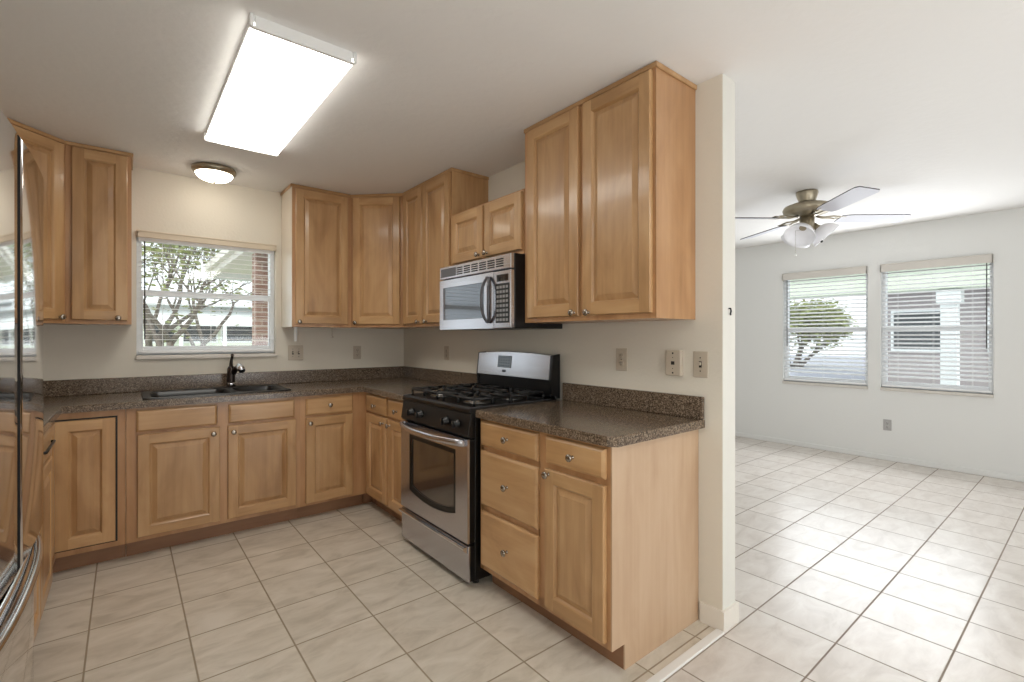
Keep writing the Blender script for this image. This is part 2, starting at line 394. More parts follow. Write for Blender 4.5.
blind('white slatted blind on the right living room window with a dark wand', LW2[1]-LW2[0], LW2[3]-LW2[2], .043, .048, R(20), 'valance_g', (XE, LW2[1], LW2[2]), -pi/2, .08, .80, over=.0, proud=.03, ymid=.012)

# ------------------------------------------------------------------ cabinets
def rect_ring(b, A, Bq, mi):
    for i in range(4):
        j = (i+1) % 4
        f = b.faces.new((A[i], A[j], Bq[j], Bq[i])); f.material_index = mi if isinstance(mi, int) else mi[i]
def quad(b, x0, x1, z0, z1, y): return [b.verts.new((x0, y, z0)), b.verts.new((x1, y, z0)), b.verts.new((x1, y, z1)), b.verts.new((x0, y, z1))]
def knob(parent, x, y, z):
    b = B(); prof = [(.008, 0), (.0075, .003), (.005, .006), (.0048, .014), (.009, .018), (.0150, .021), (.0162, .025), (.0145, .029), (.008, .0315), (0, .032)]
    lathe(b, prof, Matrix.Rotation(pi/2, 4, 'X'), 20)
    return obj('knob', b, 'nickel', parent, (x, y, z))
def panel_door(parent, x0, x1, z0, z1, yf, kn=None, fw=.056, name='door'):
    """raised-panel door, yf = plane of its back; front at yf-.02"""
    w, h, T = x1-x0, z1-z0, .02
    b = B()
    back = quad(b, 0, w, 0, h, 0); b.faces.new(back)
    e0 = quad(b, 0, w, 0, h, -T+.005); rect_ring(b, back, e0, 0)
    e1 = quad(b, .004, w-.004, .004, h-.004, -T); rect_ring(b, e0, e1, 0)
    # stiles full height, rails between
    g = fw
    i0 = quad(b, g, w-g, g, h-g, -T)
    a0, a1, a2, a3 = e1; c0, c1, c2, c3 = i0
    tl = b.verts.new((g, -T, h-.004)); tr = b.verts.new((w-g, -T, h-.004)); bl = b.verts.new((g, -T, .004)); br = b.verts.new((w-g, -T, .004))
    b.faces.new((a0, bl, c0, c3, tl, a3)).material_index = 0
    b.faces.new((br, a1, a2, tr, c2, c1)).material_index = 0
    b.faces.new((bl, br, c1, c0)).material_index = 1
    b.faces.new((c3, c2, tr, tl)).material_index = 1
    i1 = quad(b, g+.005, w-g-.005, g+.005, h-g-.005, -T+.004); rect_ring(b, i0, i1, (1, 0, 1, 0))
    i2 = quad(b, g+.010, w-g-.010, g+.010, h-g-.010, -T+.012); rect_ring(b, i1, i2, (1, 0, 1, 0))
    i3 = quad(b, g+.014, w-g-.014, g+.014, h-g-.014, -T+.012); rect_ring(b, i2, i3, 2)
    i4 = quad(b, g+.034, w-g-.034, g+.034, h-g-.034, -T+.003); rect_ring(b, i3, i4, 2)
    i5 = quad(b, g+.037, w-g-.037, g+.037, h-g-.037, -T+.0015); rect_ring(b, i4, i5, 2)
    b.faces.new(i5).material_index = 2
    o = obj(name, b, ['wood', 'wood_h', 'panel'], parent, (x0, yf, z0))
    if kn: knob(o, kn[0]-x0, -T+.001, kn[1]-z0)
    return o
def drawer(parent, x0, x1, z0, z1, yf, kn=None, name='drawer'):
    w, h, T = x1-x0, z1-z0, .02; b = B()
    back = quad(b, 0, w, 0, h, 0); b.faces.new(back)
    e0 = quad(b, 0, w, 0, h, -T+.009); rect_ring(b, back, e0, 0)
    e1 = quad(b, .004, w-.004, .004, h-.004, -T+.005); rect_ring(b, e0, e1, 0)
    e2 = quad(b, .011, w-.011, .011, h-.011, -T); rect_ring(b, e1, e2, 0)
    b.faces.new(e2)
    o = obj(name, b, 'wood_h', parent, (x0, yf, z0))
    if kn: knob(o, kn[0]-x0, -T+.001, kn[1]-z0)
    return o
def base_cab(label, loc, rz, w, stiles, rails, doors, drawers, end=None, depth=.61, ctop=.874, x0=0, group='maple base cabinets', toe=True, fl=None):
    """local x 0..w, front at y=-depth. stiles: x ranges, rails: (x0,x1,z0,z1)"""
    t = thing('base_cabinet', label, 'cabinet', loc, rz, group)
    b = B(); bx(b, .0, w, -depth+.02, -.002, .10, ctop)
    if ctop < .87: bx(b, .0, .018, -depth+.02, -.002, ctop, .874); bx(b, w-.018, w, -depth+.02, -.002, ctop, .874)
    obj('carcass', b, 'frame', t)
    b = B()
    for a, c in stiles: bx(b, a, c, -depth, -depth+.019, .10, .874)
    for a, c, z0, z1 in rails: bx(b, a, c, -depth, -depth+.019, z0, z1)
    obj('face_frame', b, 'frame', t)
    if toe:
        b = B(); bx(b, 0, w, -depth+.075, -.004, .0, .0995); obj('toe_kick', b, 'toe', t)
    for d in doors: panel_door(t, *d[:4], -depth-.001, d[4])
    for d in drawers: drawer(t, *d[:4], -depth-.001, d[4])
    if end:
        b = B()
        prism(b, [(w, -.002, 0), (w, -depth+.075, 0), (w, -depth+.075, .10), (w, -depth, .10), (w, -depth, .874), (w, -.002, .874)], (.006, 0, 0)); obj('end_panel', b, end, t)
    return t
# back run, in front of the back wall (local x = world x)
base_cab('maple sink base with two false drawer fronts above two doors under the black sink', (-2.03, 0, 0), 0, .945,
         [(0, .06), (.45, .51), (.908, .945)], [(.06, .45, .85, .874), (.51, .908, .85, .874), (.06, .45, .71, .74), (.51, .908, .71, .74), (.06, .45, .10, .145), (.51, .908, .10, .145)],
         [(.05, .462, .125, .72, (.425, .682)), (.505, .915, .125, .72, (.535, .68))], [(.045, .445, .735, .86, None), (.51, .905, .735, .855, None)], ctop=.70)
base_cab('narrow maple base cabinet with one drawer and one door left of the inner corner', (-1.085, 0, 0), 0, .475,
         [(0, .04), (.365, .475)], [(.04, .365, .85, .874), (.04, .365, .70, .74), (.04, .365, .10, .14)],
         [(.035, .368, .12, .72, (.06, .682))], [(.035, .368, .735, .855, (.196, .80))])
# stove wall, local x runs toward the viewer
base_cab('maple base cabinet with two small drawers over two doors between corner and range', (0, -.612, 0), -pi/2, .731,
         [(0, .05), (.375, .42), (.705, .731)], [(.05, .375, .85, .874), (.42, .705, .85, .874), (.05, .375, .70, .74), (.42, .705, .70, .74), (.05, .705, .10, .14)],
         [(.045, .39, .12, .72, (.355, .682)), (.43, .712, .12, .72, (.46, .682))], [(.045, .385, .735, .86, (.215, .79)), (.43, .712, .735, .86, (.57, .79))])
base_cab('maple base cabinet with a three drawer stack and an end panel right of the range', (0, -2.118, 0), -pi/2, .85,
         [(0, .028), (.448, .508), (.828, .85)], [(.012, .455, .86, .874), (.505, .835, .86, .874), (.012, .455, .71, .74), (.505, .835, .70, .75), (.012, .455, .40, .44), (.012, .835, .10, .145)],
         [(.502, .832, .125, .720, (.53, .70))],
         [(.022, .452, .738, .860, (.245, .80)), (.022, .452, .437, .710, (.245, .575)), (.022, .452, .130, .408, (.245, .27)), (.505, .832, .745, .860, (.672, .80))], end='end')
# corner carcass under the counter (blind corner) at the back right
b = B(); bx(b, -.606, -.003, -.606, -.003, .10, .874); t = thing('corner_cabinet', 'blind maple corner cabinet carcass tucked under the counter between the two inner runs', 'cabinet', (0, 0, 0), 0, 'maple base cabinets')
obj('carcass', b, 'frame', t)
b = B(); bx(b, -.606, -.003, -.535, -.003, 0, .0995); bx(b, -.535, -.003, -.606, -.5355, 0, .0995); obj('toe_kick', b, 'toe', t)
# lazy susan corner on the left
t = thing('corner_cabinet', 'maple corner cabinet with a folding two-leaf door beside the refrigerator', 'cabinet', (-2.92, 0, 0), 0, 'maple base cabinets')
b = B(); bx(b, .002, .886, -.59, -.002, .10, .874); bx(b, .002, .575, -.93, -.5905, .10, .874); obj('carcass', b, 'frame', t)
b = B(); bx(b, .848, .888, -.61, -.591, .10, .874); bx(b, .595, .848, -.61, -.591, .84, .874); bx(b, .595, .848, -.61, -.591, .10, .128)
bx(b, .576, .595, -.93, -.61, .84, .874); bx(b, .576, .595, -.93, -.61, .10, .128); bx(b, .576, .595, -.93, -.90, .128, .84); obj('face_frame', b, 'frame', t)
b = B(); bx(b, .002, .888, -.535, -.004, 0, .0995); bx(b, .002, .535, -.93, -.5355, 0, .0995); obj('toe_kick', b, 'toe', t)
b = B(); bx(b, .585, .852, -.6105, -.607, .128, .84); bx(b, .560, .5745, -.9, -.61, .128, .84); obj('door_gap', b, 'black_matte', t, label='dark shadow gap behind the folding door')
panel_door(t, .590, .843, .137, .832, -.611, None)
o = panel_door(t, 0, .245, .137, .832, 0, None); o.rotation_euler = (0, 0, pi/2); o.location = (.575, -.885, .137)
# left run, next to the fridge
t = base_cab('maple base cabinet with a black bar for a shadow line between the folding corner door and refrigerator', (-2.92, -1.955, 0), pi/2, 1.022,
         [(0, .04), (.98, 1.022)], [(.04, .98, .85, .874), (.04, .98, .10, .14)], [(.56, .975, .12, .72, None), (.045, .55, .12, .72, None)], [(.56, .975, .735, .86, None), (.045, .55, .735, .86, None)], depth=.595)
b = B(); tube(b, [(.60, -.614, .80), (.60, -.628, .80), (.90, -.628, .80), (.90, -.614, .80)], .006, 8); obj('handle', b, 'black', t, label='black bar standing in for a shadow line')  # black bar shaped in place of a dark shadow line, no real handle

# upper cabinets
ZU = 1.365; ZT = 2.43
def upper(label, loc, rz, w, z0, z1, doors, stiles, end_l=None, end_r=None, depth=.305, crown=True, xs=0):
    t = thing('wall_cabinet', label, 'cabinet', loc, rz, 'maple wall cabinets')
    b = B(); bx(b, .001, w-.001, -depth+.02, -.001, z0, z1-.002); obj('carcass', b, 'frame', t)
    b = B()
    for a, c in stiles: bx(b, a, c, -depth, -depth+.0195, z0, z1-.002)
    k = sorted(stiles)
    for (a, c), (d, e) in zip(k, k[1:]):
        bx(b, c, d, -depth, -depth+.0195, z0, z0+.035); bx(b, c, d, -depth, -depth+.0195, z1-.045, z1-.002)
    obj('face_frame', b, 'frame', t)
    for d in doors: panel_door(t, *d[:4], -depth-.001, d[4])
    if crown:
        b = B(); bx(b, -.0 if not end_l else -.008, w+(.008 if end_r else 0), -depth-.010, -depth, z1-.016, z1+.006, .002)
        if end_r: bx(b, w+.0035, w+.012, -depth-.010, -.001, z1-.016, z1+.006, .002)
        if end_l: bx(b, -.012, -.0035, -depth-.010, -.001, z1-.016, z1+.006, .002)
        obj('crown_strip', b, 'wood_h', t)
    if end_r: b = B(); bx(b, w-.001, w+.003, -depth, -.001, z0, z1-.002); obj('end_panel', b, end_r, t)
    if end_l: b = B(); bx(b, -.003, .001, -depth, -.001, z0, z1-.002); obj('end_panel', b, end_l, t)
    return t
upper('maple wall cabinet with two tall doors, largest, at the open end of the stove wall', (0, -2.112, 0), -pi/2, .843, ZU, ZT,
      [(.038, .417, 1.388, 2.408, (.393, 1.405)), (.447, .83, 1.388, 2.408, (.488, 1.402))], [(0, .045), (.41, .455), (.82, .843)], end_r='frame')
upper('short maple wall cabinet with two small doors directly above the microwave', (0, -1.349, 0), -pi/2, .757, 1.752, 2.115,
      [(.02, .378, 1.775, 2.098, (.345, 1.797)), (.40, .748, 1.775, 2.098, (.43, 1.797))], [(0, .03), (.37, .408), (.735, .757)], crown=False)
upper('maple wall cabinet with two narrow tall doors left of the microwave', (0, -.6125, 0), -pi/2, .7325, ZU, ZT,
      [(.035, .335, 1.388, 2.408, (.302, 1.402)), (.352, .72, 1.388, 2.408, (.42, 1.402))], [(0, .045), (.325, .36), (.71, .7325)], end_r='wood')
upper('maple wall cabinet with a single door and a cream side right of the sink window', (-1.06, 0, 0), 0, .4475, ZU, ZT,
      [(.022, .418, 1.388, 2.408, (.045, 1.402))], [(0, .035), (.41, .4475)], end_l='cream')
upper('maple wall cabinet with a single tall door left of the sink window', (-2.308, 0, 0), 0, .302, ZU, ZT,
      [(.028, .285, 1.388, 2.408, (.24, 1.403))], [(0, .04), (.275, .302)], end_r='frame')
def diag(label, corner, mirror, kx):
    """24in corner wall cabinet with a diagonal door; local frame at the wall corner"""
    t = thing('corner_wall_cabinet', label, 'cabinet', corner, 0, 'maple wall cabinets')
    s = -1 if not mirror else 1
    P = [(0, 0), (s*.6095, 0), (s*.6095, -.30), (s*.30, -.6095), (0, -.6095)]
    P = [(x+s*.002 if abs(x) < .01 else x, y-.002 if y == 0 else y) for x, y in P]
    b = B(); prism(b, [(x, y, ZU) for x, y in P], (0, 0, ZT-ZU-.002)); obj('carcass', b, 'frame', t)
    # front plane runs between the two diagonal corners
    a = Vector((s*.6095, -.303, 0)) if not mirror else Vector((.303, -.6095, 0))
    L = .4335
    rz = -pi/4 if not mirror else pi/4
    hold = t
    def place(o): o.location = Matrix.Rotation(rz, 4, 'Z') @ o.location + a; o.rotation_euler = (0, 0, rz); return o
    b = B(); bx(b, 0, .04, -.003, 0, ZU, ZT-.002); bx(b, L-.04, L, -.003, 0, ZU, ZT-.002); bx(b, .04, L-.04, -.003, 0, ZU, ZU+.035); bx(b, .04, L-.04, -.003, 0, ZT-.045, ZT-.002)
    place(obj('face_frame', b, 'frame', t))
    place(panel_door(t, .022, L-.022, 1.388, 2.408, -.004, (kx, 1.402)))
    b = B(); bx(b, .002, L-.002, -.012, -.003, ZT-.016, ZT+.006, .002); place(obj('crown_strip', b, 'wood_h', t))
    return t
diag('diagonal maple corner wall cabinet in the inner corner right of the window', (0, 0, 0), False, .048)
diag('diagonal maple corner wall cabinet partly hidden behind the refrigerator', (-2.92, 0, 0), True, .385)

# white hooks under the cabinet
g = 'white hooks under the wall cabinet'
b = B(); bx(b, -.011, .011, -.004, .004, 0, .11, .003); bx(b, -.011, .011, -.02, .02, .106, .112, .002)
tag(obj('cable_clip', b, 'white', loc=(-1.008, -.2, 1.253)), 'white plastic strip hanging under the wall cabinet beside the sink window', 'hook')
b = B(); tube(b, [(0, 0, .085), (0, 0, .02), (.0, -.012, .005), (.0, -.026, .012)], .004, 8); bx(b, -.014, .014, -.012, .012, .079, .085, .002); lathe(b, [(.014, 0), (.014, .004)], Matrix.Translation((0, 0, .0)), 16)
tag(obj('cup_hook', b, 'plate', loc=(-.73, -.2, 1.28)), 'small beige cup hook hanging under the wall cabinet above the counter', 'hook')

# ------------------------------------------------------------------ counters
def slab(name_mats, cells_x, cells_y, inside, z0=.876, z1=.914, bev=.006, top_only=True):
    b = B(); V = {}
    def v(i, j):
        if (i, j) not in V: V[(i, j)] = b.verts.new((cells_x[i], cells_y[j], z0))
        return V[(i, j)]
    fs = []
    for i in range(len(cells_x)-1):
        for j in range(len(cells_y)-1):
            if inside((cells_x[i]+cells_x[i+1])/2, (cells_y[j]+cells_y[j+1])/2):
                fs.append(b.faces.new((v(i, j), v(i+1, j), v(i+1, j+1), v(i, j+1))))
    r = bmesh.ops.extrude_face_region(b, geom=fs)
    nv = [e for e in r['geom'] if isinstance(e, bmesh.types.BMVert)]
    for q in nv: q.co.z = z1
    bmesh.ops.recalc_face_normals(b, faces=b.faces[:])
    es = [e for e in b.edges if len(e.link_faces) == 2 and abs(e.verts[0].co.z-z1) < 1e-6 and abs(e.verts[1].co.z-z1) < 1e-6 and abs(e.link_faces[0].normal.dot(e.link_faces[1].normal)) < .5]
    bmesh.ops.bevel(b, geom=es, offset=bev, segments=2, affect='EDGES', profile=.5)
    return b
SX0, SX1, SY0, SY1 = -1.945, -1.135, -.565, -.105   # sink cut-out
t = thing('countertop', 'long speckled brown countertop wrapping the sink wall, from refrigerator to range', 'countertop', (0, 0, 0))
b = slab(None, [-2.918, -2.30, SX0, SX1, -.64, -.002], [-1.96, -1.343, -.64, SY0, SY1, -.002],
         lambda x, y: ((y > -.64) or (x < -2.30) or (x > -.64 and y > -1.343)) and not (SX0 < x < SX1 and SY0 < y < SY1))
obj('worktop', b, 'counter', t)
b = B(); bx(b, -2.918, -.002, -.021, -.002, .9145, 1.016, .003); obj('backsplash', b, 'counter', t)
b = B(); bx(b, -.021, -.002, -1.343, -.0215, .9145, 1.016, .003); obj('backsplash', b, 'counter', t)
b = B(); bx(b, -2.918, -2.899, -1.96, -.0215, .9145, 1.016, .003); obj('backsplash', b, 'counter', t)
t = thing('countertop', 'short speckled brown countertop with a clipped front corner right of the range', 'countertop', (0, 0, 0))
b = B(); prism(b, [(-.002, -2.115, .876), (-.64, -2.115, .876), (-.64, -2.975, .876), (-.612, -3.005, .876), (-.002, -3.005, .876)], (0, 0, .038))
es = [e for e in b.edges if all(abs(v.co.z-.914) < 1e-6 for v in e.verts)]
bmesh.ops.bevel(b, geom=es, offset=.006, segments=2, affect='EDGES', profile=.5)
obj('worktop', b, 'counter', t)
b = B(); bx(b, -.021, -.002, -3.004, -2.116, .9145, 1.016, .003); obj('backsplash', b, 'counter', t)

# ------------------------------------------------------------------ sink and faucet
t = thing('kitchen_sink', 'black double bowl drop-in sink under the kitchen window', 'sink', (-1.54, -.335, .914))
b = B()
def bowl(b, x0, x1, y0, y1, d):
    rings = []
    for ins, z in ((0, .009), (.006, .004), (.012, -.03), (.03, -d+.02), (.06, -d)):
        n = 4; pts = []
        r = .05
        X0, X1, Y0, Y1 = x0+ins, x1-ins, y0+ins, y1-ins
        for cx_, cy_, a0 in ((X1-r, Y1-r, 0), (X0+r, Y1-r, 90), (X0+r, Y0+r, 180), (X1-r, Y0+r, 270)):
            for k in range(n+1):
                a = R(a0+90*k/n); pts.append(b.verts.new((cx_+r*cos(a), cy_+r*sin(a), z)))
        rings.append(pts)
    for A, C in zip(rings, rings[1:]):
        for i in range(len(A)): f = b.faces.new((A[i], A[(i+1) % len(A)], C[(i+1) % len(C)], C[i])); f.smooth = True
    b.faces.new(rings[-1])
    return rings[0]
top = []
r1 = bowl(b, -.375, .055, -.205, .155, .20); r2 = bowl(b, .095, .375, -.205, .155, .16)
# rim: outer rounded rectangle bridged with strips
ox0, ox1, oy0, oy1 = -.415, .415, -.245, .245
def rimrect(x0, x1, y0, y1, z, r=.03):
    pts = []
    for cx_, cy_, a0 in ((x1-r, y1-r, 0), (x0+r, y1-r, 90), (x0+r, y0+r, 180), (x1-r, y0+r, 270)):
        for k in range(5):
            a = R(a0+90*k/4); pts.append(b.verts.new((cx_+r*cos(a), cy_+r*sin(a), z)))
    return pts
o0 = rimrect(ox0, ox1, oy0, oy1, .0008); o1 = rimrect(ox0+.004, ox1-.004, oy0+.004, oy1-.004, .009)
for i in range(20): b.faces.new((o0[i], o0[(i+1) % 20], o1[(i+1) % 20], o1[i]))
edges = []
def loop_edges(l):
    out = []
    for i in range(len(l)):
        e = b.edges.get((l[i], l[(i+1) % len(l)])) or b.edges.new((l[i], l[(i+1) % len(l)])); out.append(e)
    return out
bmesh.ops.triangle_fill(b, edges=loop_edges(o1)+loop_edges(r1)+loop_edges(r2), use_beauty=True, use_dissolve=False)
obj('basin', b, 'sink', t)
for x, z in ((-.16, -.199), (.235, -.159)):
    b = B(); lathe(b, [(.045, 0), (.045, .003), (.034, .004), (.03, .001), (0, .001)], n=20); obj('drain', b, 'chrome', t, (x, -.025, z))
t = thing('faucet', 'dark bronze single lever faucet with a chrome spray head behind the sink', 'faucet', (-1.435, -.145, .9235))
b = B(); bx(b, -.11, .11, -.03, .03, 0, .006, .003, seg=2); lathe(b, [(.034, .006), (.03, .012), (.027, .02), (.026, .10), (.024, .135), (.017, .15), (0, .152)], n=24); obj('body', b, 'bronze', t)
b = B(); lathe(b, [(.0275, 0), (.0285, .004), (.0285, .016), (.0275, .02)], Matrix.Translation((0, 0, .012)), 24); obj('base_ring', b, 'chrome', t)
b = B(); tube(b, [(0, 0, .14), (.0, .004, .17), (.004, .008, .20), (.008, .004, .222), (.006, -.012, .234)], [.014, .011, .009, .009, .011], 10); obj('lever', b, 'bronze', t)
b = B(); tube(b, [(.012, -.012, .10), (.024, -.05, .135), (.034, -.085, .150), (.042, -.115, .142)], [.018, .019, .021, .019], 12); obj('spout', b, 'bronze', t)
b = B(); tube(b, [(.035, -.088, .153), (.044, -.125, .138), (.048, -.14, .12)], [.0235, .025, .021], 14); obj('spray_head', b, 'chrome', t)

# ------------------------------------------------------------------ range
t = thing('gas_range', 'stainless and black freestanding gas range between the two countertops', 'stove', (0, -1.348, 0), -pi/2)
w = .76
b = B(); bx(b, .003, w-.003, -.635, -.03, .03, .905, .004)
for x in (.05, w-.05):
    for y in (-.60, -.10): lathe(b, [(.018, 0), (.018, .03)], Matrix.Translation((x, y, 0)), 12)
obj('body', b, 'black', t)
b = B(); bx(b, 0, w, -.672, -.055, .8935, .921, .005, seg=2)
obj('cooktop', b, 'black', t)
b = B()  # raised rim around the cooktop
for a in ((.006, w-.006, -.66, -.652), (.006, w-.006, -.122, -.114), (.006, .012, -.652, -.122), (w-.012, w-.006, -.652, -.122)): bx(b, *a, .9205, .9245, .001)
obj('cooktop_rim', b, 'label', t, label='thin metal rim')
bn = 0
for cx_, cy_, r in ((.19, -.49, .05), (.57, -.49, .055), (.19, -.245, .045), (.57, -.245, .045)):
    b = B(); lathe(b, [(r+.028, 0), (r+.02, .006), (r, .008), (r, .018), (r-.01, .019), (0, .019)], n=28); bo = obj('burner', b, 'steelgrey', t, (cx_, cy_, .9212))
    b = B(); lathe(b, [(r-.004, 0), (r-.002, .004), (r-.004, .008), (0, .010)], n=28); obj('burner_cap', b, 'iron', bo, (0, 0, .0192))
for cx_ in (.19, .57):
    for cy_ in (-.50, -.252):
        b = B(); hw_, hd = .155, .118; z = .038
        loop = [(-hw_, -hd, z), (hw_, -hd, z), (hw_, hd, z), (-hw_, hd, z)]
        for i in range(4):
            p, q = Vector(loop[i]), Vector(loop[(i+1) % 4]); tube(b, [p, q], .0085, 6)
        for p in loop: tube(b, [(p[0], p[1], z), (p[0], p[1], 0)], .007, 6)
        for dx, dy in ((1, 0), (-1, 0), (0, 1), (0, -1)):
            e = Vector((dx*hw_, dy*hd, z)); tube(b, [e+Vector((0, 0, .004)), Vector((dx*.035, dy*.03, z+.006))], .0085, 6)
            tube(b, [e, (dx*hw_, dy*hd, .004)], .0085, 6)
        for sx in (-1, 1):
            for sy in (-1, 1): tube(b, [(sx*hw_*.98, sy*hd*.98, z+.003), (sx*.06, sy*.05, z+.007)], .008, 6); tube(b, [(sx*.06, sy*.05, z+.007), (sx*.06, sy*.05, z-.01)], .008, 6)
        obj('grate', b, 'iron', t, (cx_, cy_, .9215))
# slanted control panel
b = B(); prism(b, [(0, -.636, .767), (0, -.668, .767), (0, -.682, .782), (0, -.664, .893), (0, -.636, .905)], (w, 0, 0)); bmesh.ops.bevel(b, geom=b.edges[:], offset=.003, segments=1, affect='EDGES'); obj('control_panel', b, 'black', t)
b = B(); bx(b, .01, w-.01, -.668, -.663, .893, .897, .001); obj('panel_trim', b, 'steelgrey', t, label='thin bright trim line')
for x in (.145, .255, .545, .655):
    mt = Matrix.Rotation(pi/2+R(8), 4, 'X')
    b = B(); lathe(b, [(.024, 0), (.0235, .006), (.019, .010), (.0175, .028), (.014, .031), (0, .031)], mt, 20)
    bx(b, -.0045, .0045, -.040, -.02, -.02, .018, .002); k = obj('control_knob', b, 'black', t, (x, -.673, .832))
    b = B(); bx(b, -.0014, .0014, -.0412, -.0398, .002, .017); obj('pointer', b, 'chrome', k)
# oven door
b = B(); y0, y1 = -.682, -.637
def doorpoly(x0, x1, z0, z1, bow, n=14, r=.02):
    pts = [(x0, z1), (x1, z1)]
    for k in range(n+1):
        u = k/n; x = x1+(x0-x1)*u; pts.append((x, z0+bow*(2*u-1)**2))
    return pts
def ring_face(b, outer, inner, y):
    """outer rect with a bowed inner hole, filled"""
    O = [b.verts.new((x, y, z)) for x, z in outer]; I = [b.verts.new((x, y, z)) for x, z in inner]
    es = [b.edges.new((O[i], O[(i+1) % len(O)])) for i in range(len(O))]+[b.edges.new((I[i], I[(i+1) % len(I)])) for i in range(len(I))]
    bmesh.ops.triangle_fill(b, edges=es, use_beauty=True); return O, I
outer = [(.004, .762), (w-.004, .762), (w-.004, .232), (.004, .232)]
inner = doorpoly(.118, w-.118, .322, .695, .035)
O, I = ring_face(b, outer, inner, y0)
Ob = [b.verts.new((v.co.x, y0+.013, v.co.z)) for v in O]; Ib = [b.verts.new((v.co.x, y0+.012, v.co.z)) for v in I]
for A, C in ((O, Ob), (I, Ib)):
    for i in range(len(A)): b.faces.new((A[i], A[(i+1) % len(A)], C[(i+1) % len(A)], C[i])).material_index = 1 if A is I else 0
b.faces.new(Ob)
bx(b, .005, w-.005, y0+.0135, y1, .233, .761, mi=1)
d = obj('oven_door', b, ['steel', 'black'], t)
b = B(); g0 = doorpoly(.120, w-.120, .324, .693, .035); g1 = doorpoly(.142, w-.142, .352, .668, .032)
O, I = ring_face(b, g0, g1, y0+.004)
Ib = [b.verts.new((v.co.x, y0+.010, v.co.z)) for v in I]
for i in range(len(I)): b.faces.new((I[i], I[(i+1) % len(I)], Ib[(i+1) % len(I)], Ib[i]))
obj('window_border', b, 'black', d)
M['ovenglass'] = mat('oven_glass', (58, 48, 40), .05, .0, coat=1.0)
bsdf(M['ovenglass']).inputs['Specular IOR Level'].default_value = 1.0
b = B(); v = [b.verts.new((x, y0+.0095, z)) for x, z in g1]; b.faces.new(v); obj('oven_window', b, 'ovenglass', d)
b = B(); n = 14
pts = [(.03+.70*k/n, -.683-.052*(1-abs(2*k/n-1)**2.6)-.006, .742) for k in range(n+1)]
tube(b, pts, .0125, 12, rz=1.5); bx(b, .02, .05, -.70, -.68, .728, .758, .004); bx(b, w-.05, w-.02, -.70, -.68, .728, .758, .004)
obj('handle', b, 'steel', d)
# storage drawer
b = B(); bx(b, .004, w-.004, -.678, -.664, .035, .218, .003, seg=2); bx(b, .005, w-.005, -.6635, -.637, .036, .217, mi=1); d = obj('storage_drawer', b, ['steel', 'black'], t)
b = B(); pts = [(0, -.679, .180), (0, -.700, .200), (0, -.704, .212), (0, -.694, .216), (0, -.679, .214)]
prism(b, [(x+.012, y, z) for x, y, z in pts], (w-.024, 0, 0)); obj('drawer_lip', b, 'chrome', d)
# backguard
b = B(); bx(b, .003, w-.003, -.062, -.025, .9215, 1.04, .004)
prism(b, [(w-.016, -.03, .9215), (w-.016, -.098, .95), (w-.016, -.104, 1.03), (w-.016, -.086, 1.178), (w-.016, -.03, 1.185)], (.016, 0, 0))
prism(b, [(0, -.03, .9215), (0, -.098, .95), (0, -.104, 1.03), (0, -.086, 1.178), (0, -.03, 1.185)], (.016, 0, 0))
n = 12; top = [(.0165+(w-.033)*k/n, 1.175+.014*(1-(2*k/n-1)**2)) for k in range(n+1)]
fr = [(x, -.046, z) for x, z in top]+[(w-.0165, -.046, 1.04), (.0165, -.046, 1.04)]
prism(b, fr, (0, .02, 0)); bx(b, .0165, w-.0165, -.092, -.0625, .935, 1.030, .003)
obj('backguard', b, 'black', t)
b = B()
def yb(z): return -.108+(z-1.03)*.11
rows = [[b.verts.new((x, yb(z), z)) for x, z in top]]
rows.append([b.verts.new((x, yb(1.035), 1.035)) for x, z in top])
bk = [[b.verts.new((v.co.x, -.0465, v.co.z)) for v in r] for r in rows]
for i in range(n):
    b.faces.new((rows[0][i], rows[0][i+1], rows[1][i+1], rows[1][i])); b.faces.new((bk[0][i], bk[1][i], bk[1][i+1], bk[0][i+1]))
    b.faces.new((rows[0][i], bk[0][i], bk[0][i+1], rows[0][i+1])); b.faces.new((rows[1][i], rows[1][i+1], bk[1][i+1], bk[1][i]))
for i in (0, n): b.faces.new((rows[0][i], rows[1][i], bk[1][i], bk[0][i]))
pn = obj('backguard_panel', b, 'steel', t, label='curved stainless panel')
mt = Matrix.Translation((0, -.1035, 1.075)) @ Matrix.Rotation(-math.atan(.11), 4, 'X')
b = B(); bx(b, .245, .385, -.0035, 0, .012, .09, .001, mtx=mt); dsp = obj('display', b, 'blackglass', pn)
b = B()
for i in range(5):
    for j in range(4):
        bx(b, .254+i*.026, .266+i*.026, -.0042, -.0034, .020+j*.018, .027+j*.018, mtx=mt)
M['keys'] = mat('blue_grey_keys', (60, 84, 110), .5); obj('keypad', b, 'keys', dsp)
b = B(); bx(b, .298, .332, -.003, 0, -.018, -.002, .003, mtx=mt, seg=2); obj('badge', b, 'label', pn)

# ------------------------------------------------------------------ microwave
t = thing('microwave', 'over-the-range microwave in stainless and black, mounted above the gas range', 'microwave', (0, -1.3495, 1.335), -pi/2)
w = .757; hh = .413
b = B(); bx(b, .0, w, -.375, -.004, 0, hh, .004); obj('body', b, 'black', t)
b = B(); bx(b, 0, w, -.402, -.3755, .328, hh-.002, .004)
gr = obj('vent_grille', b, 'steel', t)
b = B()
for i in range(6):
    for j in range(4):
        x = .21+i*.083; bx(b, x, x+.066, -.4034, -.4015, .345+j*.013, .352+j*.013)
obj('vent_slots', b, 'black_matte', gr)
b = B(); bx(b, .02, .20, -.404, -.4015, .342, .396, .0008); obj('vent_blank', b, 'label', gr)
b = B(); xo, zo = .60, .322
O, I = ring_face(b, [(0, .322), (xo, .322), (xo, .0), (0, .0)], [(.045, .272), (.508, .272), (.508, .062), (.045, .062)], -.402)
